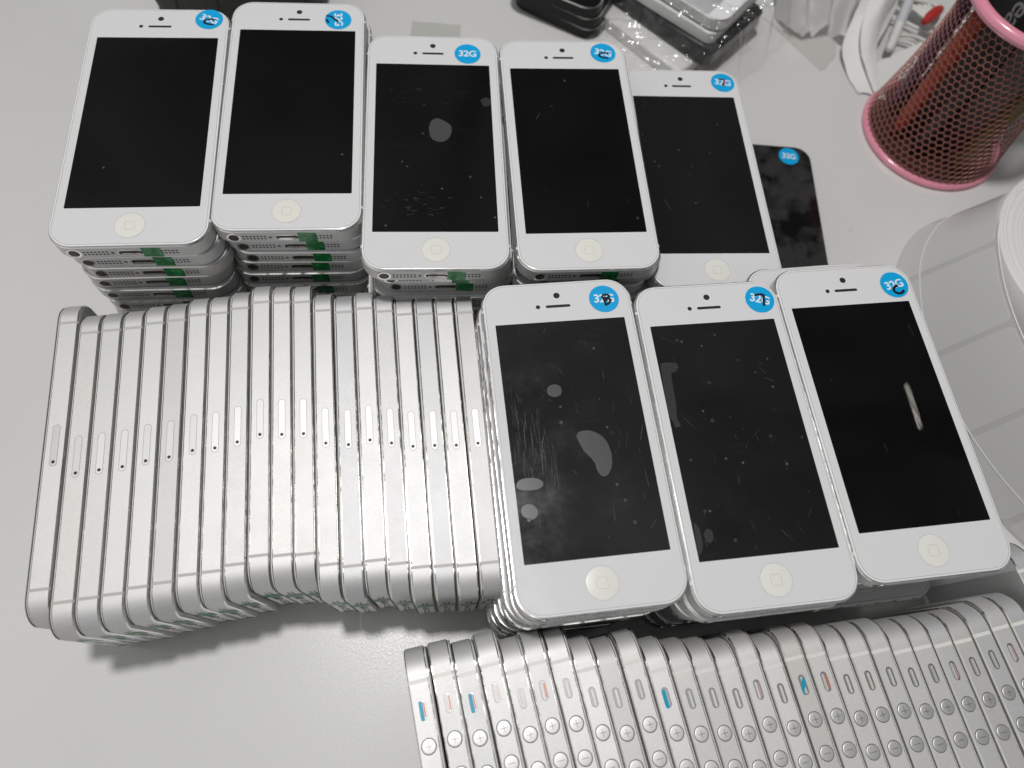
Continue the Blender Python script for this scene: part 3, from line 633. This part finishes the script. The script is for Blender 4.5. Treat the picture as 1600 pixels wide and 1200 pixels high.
# path of the loose outer layer: hugs the core, leaves it and swings out with a wider radius
def path(s):  # s in mm from the point where the strip leaves the core (positive = loose part)
    if s >= 0:
        a = math.pi + s/RR; return (RC[0]+RR*math.cos(a), RC[1]+RR*math.sin(a)), a
    a = math.pi - (-s)/(cr+.3)
    # blend between circle centres
    return (212.5+cr+.3+(cr+.3)*math.cos(a), 232.0+(cr+.3)*math.sin(a)), a
FLARE = 20.0
def cone(s, z, o):
    (x, y), a = path(s); q = min(1, max(0, (s+115)/85)); k = o+FLARE*q*q*(3-2*q)*max(0, 1-z/RH)
    return W2((x+math.cos(a)*k, y+math.sin(a)*k, z))
def strip(s0, s1, z0, z1, o0, o1, m, n=None, corner=0, nm='strip'):
    n = n or max(4, int((s1-s0)/4)); b = MB(); loops = []
    for i in range(n+1):
        s = s0+(s1-s0)*i/n; cz = 0
        if corner:
            e = min(s-s0, s1-s)
            if e < corner: cz = corner-math.sqrt(max(0, corner**2-(corner-e)**2))
        loops.append([cone(s, z0+cz, o0), cone(s, z0+cz, o1), cone(s, z1-cz, o1), cone(s, z1-cz, o0)])
    b.loft(loops); return b.me(nm, m, angle=40)
LINER = mat('translucent_liner', (.56, .56, .55), .25, coat=.3)
LABM = mat('silvery_label', (.63, .63, .625), .35, .0, coat=.2)
part('liner_strip', strip(-150, 240, .1, RH, 0, .15, LINER, 110), roll)
LEDGE = mat('label_edge', (.80, .80, .79), .3)
part('inner_edge_line', MB().tube([cone(-110+i*3.3, 14.4, .28) for i in range(106)], .28, 6).me('inner_edge_line', LEDGE, angle=180), roll)  # bright line standing for the inner layer's edge seen through the liner
part('liner_edge', MB().tube([cone(-150+i*3.9, RH, .1) for i in range(100)], .35, 6).me('liner_edge', LEDGE, angle=180), roll)
for k in range(-4, 6):
    s0 = -3.0+k*37.6+1.4
    lm = strip(s0, s0+35.0, 1.5, RH-1.5, .16, .30, LABM, 40, 2.2)
    lb = part('label', lm, roll); 

# ------------------------------------------------------------------ pink mesh pencil cup
CX, CY = 218.0, 351.3; CH = 92.0
cup = empty('pencil_cup', (CX, CY, 0), label='pink wire mesh pencil cup at the upper right corner of the table', cat='pencil cup')
def cup_r(z): return 41.2-7.5*math.sin(math.pi*min(1, z/CH*.62))+1.5*(z/CH)**2
b = MB(); NC = 60; cw = 2*math.pi/NC; RHX = 3.3; nrow = int((CH-4)/RHX)
def P3(th, z, d=0):
    r = cup_r(z)+d; return (r*math.cos(th), r*math.sin(th), z)
for j in range(nrow):
    zc = 3+RHX*(j+.5)
    for i in range(NC):
        tcn = cw*(i+(.5 if j % 2 else 0))
        hx = [(0, RHX*2/3), (.5, RHX/3), (.5, -RHX/3), (0, -RHX*2/3), (-.5, -RHX/3), (-.5, RHX/3)]
        rows = []
        for s, d in ((1.0, 0), (.87, .10), (.84, -.25), (1.0, -.35)):
            rows.append([P3(tcn+cw*x*s, zc+z*s, d) for x, z in hx])
        base = len(b.v)
        for rw in rows: b.v += rw
        for q in range(6):
            w = (q+1) % 6
            b.f.append((base+w, base+q, base+6+q, base+6+w)); b.m.append(0)
            b.f.append((base+6+w, base+6+q, base+12+q, base+12+w)); b.m.append(0)
part('mesh_wall', b.me('mesh_wall', PWIRE, smooth=False), cup)
def torus(R, r, z, n=96, k=14, sq=1.0): 
    return MB().loft([[((R+r*math.cos(2*math.pi*j/k))*math.cos(2*math.pi*i/n), (R+r*math.cos(2*math.pi*j/k))*math.sin(2*math.pi*i/n), z+sq*r*math.sin(2*math.pi*j/k)) for i in range(n)] for j in list(range(k))+[0]], False, False)
part('base_rim', torus(40.0, 2.2, 2.2, sq=1.0).me('base_rim', PINK, angle=180), cup)
part('top_rim', torus(cup_r(CH)-.2, 3.1, CH).me('top_rim', PINK, angle=180), cup)
part('base_plate', MB().plate(circ(40, 64), .4, 1.6).me('base_plate', mat('cup_floor', (.07, .03, .03), .5)), cup)
# contents
def stick(name, x, y, lean, ang, r, ln, m, lab, cat, cap=None):
    a = rad(ang); l = rad(lean); o = empty(name, (CX+x, CY+y, 2.2), (0, l, a), lab, cat, 'pens in the pink pencil cup')
    b = MB(); b.lathe([(.6, 0), (r*.8, 8), (r, 12), (r, ln-2), (r*.8, ln)], 20); part('barrel', b.me('barrel', m, angle=40), o)
    b = MB(); b.lathe([(r+.35, ln*.62), (r+.35, ln*.99), (r*.6, ln)], 20); part('cap', b.me('cap', cap or m, angle=40), o)
stick('pen', -24, -8, 3, 200, 4.2, 84, mat('pen_red', (.42, .06, .025), .35), 'red pen standing inside the pink mesh cup', 'pen')
stick('pen', -14, -20, 2, 240, 4, 82, mat('pen_black', g3(.02), .25), 'black pen standing inside the pink mesh cup behind the wire', 'pen')
stick('pen', 10, -26, 4, 280, 4.5, 80, mat('pen_olive', (.10, .075, .02), .35), 'dark yellow pen at the front inside the pink mesh cup', 'pen')
stick('pen', -26, 10, 2, 160, 3.6, 86, mat('pen_blue', (.03, .04, .12), .3), 'dark blue pen at the left inside the pink mesh cup', 'pen')
bx = empty('carton', (CX+6, CY+4, 2.0), (0, 0, rad(24)), 'black carton with grey lettering standing inside the pink mesh cup', 'carton')
part('carton_body', MB().box(-22, 24, -17, 18, 0, 112).me('carton_body', mat('black_card', g3(.010), .4), smooth=False), bx)
part('lettering', text_mesh('lettering_near', 'near', 15, mat('grey_print', g3(.22), .5), .1, .05), bx, (-22.1, -4, 86), rot=(rad(90), rad(90), rad(-90)))
part('lettering', text_mesh('lettering_top', 'near', 9, bpy.data.materials['grey_print'], .1, .05), bx, (-14, 2, 112.1), rot=(0, 0, rad(-90)))

# ------------------------------------------------------------------ bagged phones in the background
yb = 57.4
def corner_to_center(px, py, yaw, sx=1, sy=-1):
    a = rad(yaw); dx, dy = sx*29.3, sy*61.9
    return px-(dx*math.cos(a)-dy*math.sin(a)), py-(dx*math.sin(a)+dy*math.cos(a))
WHC = mat('white_card', (.70, .70, .69), .45)
def card(x, y, z, yaw, w, l, h, lab, m=WHC, dots=True, round_=3):
    o = empty('phone_box', (x, y, z), (0, 0, rad(yaw)), lab, 'card slab', 'slabs wrapped in clear bags')
    b = MB(); b.loft([[(p[0], p[1], zz) for p in rr(w-2*i, l-2*i, round_, 6)] for i, zz in [(.6, 0), (0, .6), (0, h-.6), (.6, h)]]); part('slab_body', b.me('slab_body', m, angle=40), o)
    if dots:
        r_ = random.Random(3); b = MB()
        for i in range(14):
            cx, cy = w*.22+r_.uniform(-3, 3), -l/2+10+i*2.6; b.plate(circ(r_.uniform(.25, .5), 6, cx, cy), h-.02, h+.03)
        part('printed_dots', b.me('printed_dots', GREY), o)
    return o
cx_, cy_ = corner_to_center(61.0, 351.0, 55, -1)
card(cx_, cy_, .1, 55, 60, 124, 8.6, 'white slab with faint grey print, lowest of the bagged pile behind the back stacks')
cx_, cy_ = corner_to_center(76.0, 357.0, yb, -1)
card(cx_, cy_, 9.2, yb, 59, 123, 9, 'glossy black slab wrapped in clear plastic, middle of the bagged pile', BLK, False, 5)
cx_, cy_ = corner_to_center(75.5, 364.0, 61, -1)
card(cx_, cy_, 18.6, 61, 58, 122, 7.6, 'white slab with faint print resting on the glossy black slab', round_=6)
cx_, cy_ = corner_to_center(77.0, 364.5, 60.5, -1)
o = empty('smartphone', (cx_, cy_, 34.4), (0, math.pi, rad(60.5)), 'silver phone lying face down on top of the bagged pile', 'smartphone')
common(o, (0, 0, 0), BANDSW); front_parts(o, (0, 0, 0), 0, row=True)
part('rear_camera', MB().plate(circ(3.1, 24, 20, 54.5), -.02, -.35).me('rear_camera', DOT), o)

def crumple(cx, cy, yaw, w, l, h, seed, m, name, lab, sag=.5, cells=80, amp=5., grp=None):
    a = rad(yaw)
    def fn(u, v):
        x = (u-.5)*w; y = (v-.5)*l
        ex = min(u, 1-u)*w; ey = min(v, 1-v)*l; e = min(ex, ey)
        k = min(1, e/14); z = h*(k*k*(3-2*k))
        nn = noise.noise(Vector((x*.05, y*.05, seed))); n2 = abs(noise.noise(Vector((x*.12+5, y*.12, seed+4)))); n3 = abs(noise.noise(Vector((x*.3, y*.3, seed+9))))
        z += amp*(.5+.5*nn)*k+amp*.8*(1-min(1, 3*n2))*k+amp*.10*(1-min(1, 3*n3))+.4
        x += 3.5*noise.noise(Vector((x*.06, y*.06, seed+20))); y += 3.5*noise.noise(Vector((x*.06, y*.06, seed+30)))
        return (cx+x*math.cos(a)-y*math.sin(a), cy+x*math.sin(a)+y*math.cos(a), max(.25, z))
    return solo(name, sheet(name, fn, cells, cells, m), lab, 'plastic bag', grp)
crumple(46, 412, yb, 92, 148, 28, 1.3, BAG, 'plastic_bag', 'crinkled clear bag draped over the pile of slabs and phones at the top', amp=6, grp='clear plastic bags')
crumple(30, 402, 50, 84, 132, 7, 7.7, BAG, 'plastic_bag', 'flat clear bag on the table left of the bagged pile', amp=4, grp='clear plastic bags')
crumple(112, 385, 70, 46, 90, 1.0, 3.1, MILK2, 'plastic_bag', 'thin milky bag strip on the table right of the bagged pile', amp=2.5, grp='clear plastic bags') if False else None

# dark phones at the top edge
for i in range(3):
    x_, y_ = corner_to_center(7.0-i*1.2, 370.0-i*1.0, -19+i*2)
    o = empty('smartphone', (x_, y_, .1+i*8.2), (0, 0, rad(-19+i*2)), ['lowest', 'middle', 'topmost'][i]+' black phone of the dark pile at the top edge', 'smartphone', 'black phones piled at the top edge')
    common(o, (0, 0, 0), fr=FRAMEB); front_parts(o, (0, 0, 0), 0, black=True, film=False)

# round dark pouch at the top left
b = MB(); prof = [(20, .2), (40, .5), (47, 6), (49, 22), (46, 40), (40, 49), (28, 54), (.5, 55)]
b.lathe(prof, 64)
def b_fab(t, b_):
    v = coords(t); n = nd(t, 'ShaderNodeTexNoise', Scale=900.0, Detail=2.0); t.links.new(v, n.inputs['Vector']); bump(t, b_, n.outputs['Fac'], .5, .0008)
pouch = empty('round_case', (-204, 348, 0), label='round black case with piped seams behind the leftmost back stack', cat='case')
part('case_body', b.me('case_body', mat('black_fabric', (.022, .024, .02), .75, build=b_fab), angle=60), pouch)
for q in range(12):
    a = rad(q*30+12); part('seam', MB().tube([((r+.15)*math.cos(a), (r+.15)*math.sin(a), z) for r, z in prof[1:]], .55, 6).me('seam', mat('seam', g3(.012), .6) if q == 0 else bpy.data.materials['seam']), pouch)

# ------------------------------------------------------------------ white plastic and cables
def folded(name, rails, heights, m, lab, cat, amp=2.0, seed=0., n=40, grp=None):
    # rails: list of polylines (same length) laid side by side -> lofted soft sheet
    R_ = [curve_pts(r, 8) for r in rails]; k = len(R_[0]); v = []; f = []
    cols = []
    for j in range(k):
        cols.append(curve_pts([r[j] for r in R_], 6))
    w = len(cols[0])
    for c in cols:
        for p in c:
            z = p[2]+amp*noise.noise(Vector((p[0]*.08, p[1]*.08, seed)))*1.2+amp*.4*noise.noise(Vector((p[0]*.25, p[1]*.25, seed+3)))
            v.append((p[0], p[1], max(.3, z)))
    for j in range(k-1):
        for i in range(w-1):
            a = j*w+i; f.append((a, a+1, a+w+1, a+w))
    return solo(name, mesh(name, v, f, m, angle=180), lab, cat, grp)
folded('plastic_bag', [[(113, 476, 4), (116, 444, 5), (120, 424, 4), (128, 413, 5), (137, 409, 4)],
                       [(122, 478, 34), (123, 446, 30), (126, 430, 30), (132, 419, 20), (140, 411, 9)],
                       [(131, 476, 16), (132, 450, 14), (135, 432, 15), (140, 422, 9), (144, 413, 5)],
                       [(140, 480, 34), (140, 450, 34), (143, 434, 30), (147, 424, 22), (150, 416, 12)],
                       [(150, 478, 18), (150, 452, 16), (152, 438, 14), (154, 428, 7), (156, 418, 4)],
                       [(160, 480, 36), (159, 452, 32), (161, 436, 26), (161, 424, 20), (160, 411, 9)],
                       [(171, 478, 14), (170, 454, 14), (170, 440, 12), (168, 428, 8), (167, 411, 4)],
                       [(181, 480, 24), (180, 454, 22), (178, 438, 20), (175, 426, 14), (172, 412, 6)]], None, MILK, 'soft milky white plastic bag crumpled on the table left of the folded strip', 'plastic bag', amp=6, seed=2.2)
folded('foam_strip', [[(183, 468, 22), (176, 442, 27), (168, 420, 24), (168, 402, 15), (175, 386, 8), (184, 371, 2.6)],
                      [(188, 468, 25), (183, 443, 29), (176, 421, 26), (174, 403, 16), (178, 387, 8.5), (186, 370, 2.6)],
                      [(194, 468, 16), (191, 444, 20), (183, 423, 19), (180, 404, 13), (182, 388, 8), (190, 370, 2.6)]], None, mat('white_foam', (.70, .70, .69), .6),
       'upper white foam strip curling over the wider one beside the earphones', 'foam strip', amp=.8, seed=15)
folded('shadow_sheet', [[(122, 422, .6), (128, 408, .5), (140, 396, .4), (150, 386, .4)], [(140, 424, 1.5), (146, 412, 1), (152, 402, .6), (153, 388, .4)], [(160, 420, 2), (160, 412, 1), (160, 402, .5), (156, 394, .4)]], None, MILK2,
       'thin beige sheet, mostly painted shadow, under the milky plastic bag', 'shadow sheet', amp=.5)  # sheet put where the bag's shadow falls, the shade is in its tint
folded('foam_strip', [[(176, 470, 8), (171, 445, 16), (163, 418, 16), (161, 403, 7), (166, 388, 2), (174, 373, .8)],
                      [(185, 472, 12), (181, 446, 22), (172, 420, 20), (169, 404, 12), (173, 390, 6), (180, 374, 1.5)],
                      [(196, 470, 6), (194, 445, 14), (186, 420, 14), (180, 402, 12), (183, 388, 7), (191, 371, 2)]], None, bpy.data.materials['white_foam'],
       'wider white foam strip lying between the milky bag and the pink cup', 'foam strip', amp=.8, seed=5)
folded('foam_sheet', [[(183, 400, .6), (186, 392, 1), (188, 378, .6)], [(198, 412, 3), (200, 396, 2), (198, 380, .8)], [(214, 424, 5), (216, 400, 4), (210, 384, 1)]], None, bpy.data.materials['white_foam'],
       'flat white foam sheet under the earphone cable by the cup', 'foam sheet', amp=.8, seed=8)
ep = empty('earphones', (200, 435, 0), label='coiled white earphone cable with its inline plug behind the pink cup', cat='earphones')
CAB = mat('white_rubber', (.66, .655, .63), .35)
def E(p): return (p[0]-200, p[1]-435, p[2])
b = MB(); b.tube([E(p) for p in [(200.5, 447, 16), (199, 440, 14), (196, 428, 11)]], 3.2, 14); part('remote', b.me('remote', mat('grey_white_plastic', (.52, .54, .57), .3)), ep)
b = MB(); b.tube([E(p) for p in [(196, 428, 11), (193.5, 418, 9), (190.5, 408, 8), (190.0, 406.5, 8)]], 3.1, 14, rs=[3.1, 3.0, 2.7, 1.4]); part('plug', b.me('plug', CAB), ep)
paths = [[(200.6, 447.5, 16), (203, 452, 15), (209, 453.5, 13), (216, 447, 10), (222, 440, 6)]]
for i, (x0, y0) in enumerate([(180, 462), (186, 464), (192, 467), (199, 468), (206, 470), (174, 458)]):
    paths.append([(x0, y0, 6+i*1.1), (x0+9, y0-8, 8+i), (206+i*2.3, 448+i*.5, 9+i*.8), (219, 439+i*.9, 8+i*.8), (233, 431+i, 6)])
paths += [[(193, 441, 4), (203, 439, 5), (214, 434, 6), (226, 434, 6)], [(196, 423, 3), (206, 422, 4), (216, 417, 4), (224, 412, 4)], [(194, 426, 3), (207, 428, 5), (218, 425, 5)]]
for p in paths:
    part('cable', MB().tube([E(q) for q in curve_pts(p, 7)], 1.15, 8).me('cable', CAB, angle=180), ep)
b = MB(); b.plate(rr(20, 7, 2.2, 5), -3.5, 3.5)
part('tie', MB().tube([(0, -9, 0), (0, -3, 1), (0, 4, 1), (0, 10, 0)], 3.4, 10, rs=[2.0, 3.4, 3.6, 2.6]).me('tie', mat('red_tie', (.42, .02, .02), .45)), ep, (14.5, .5, 15), rot=(0, 0, rad(-36)), label='red twist tie round the cable')
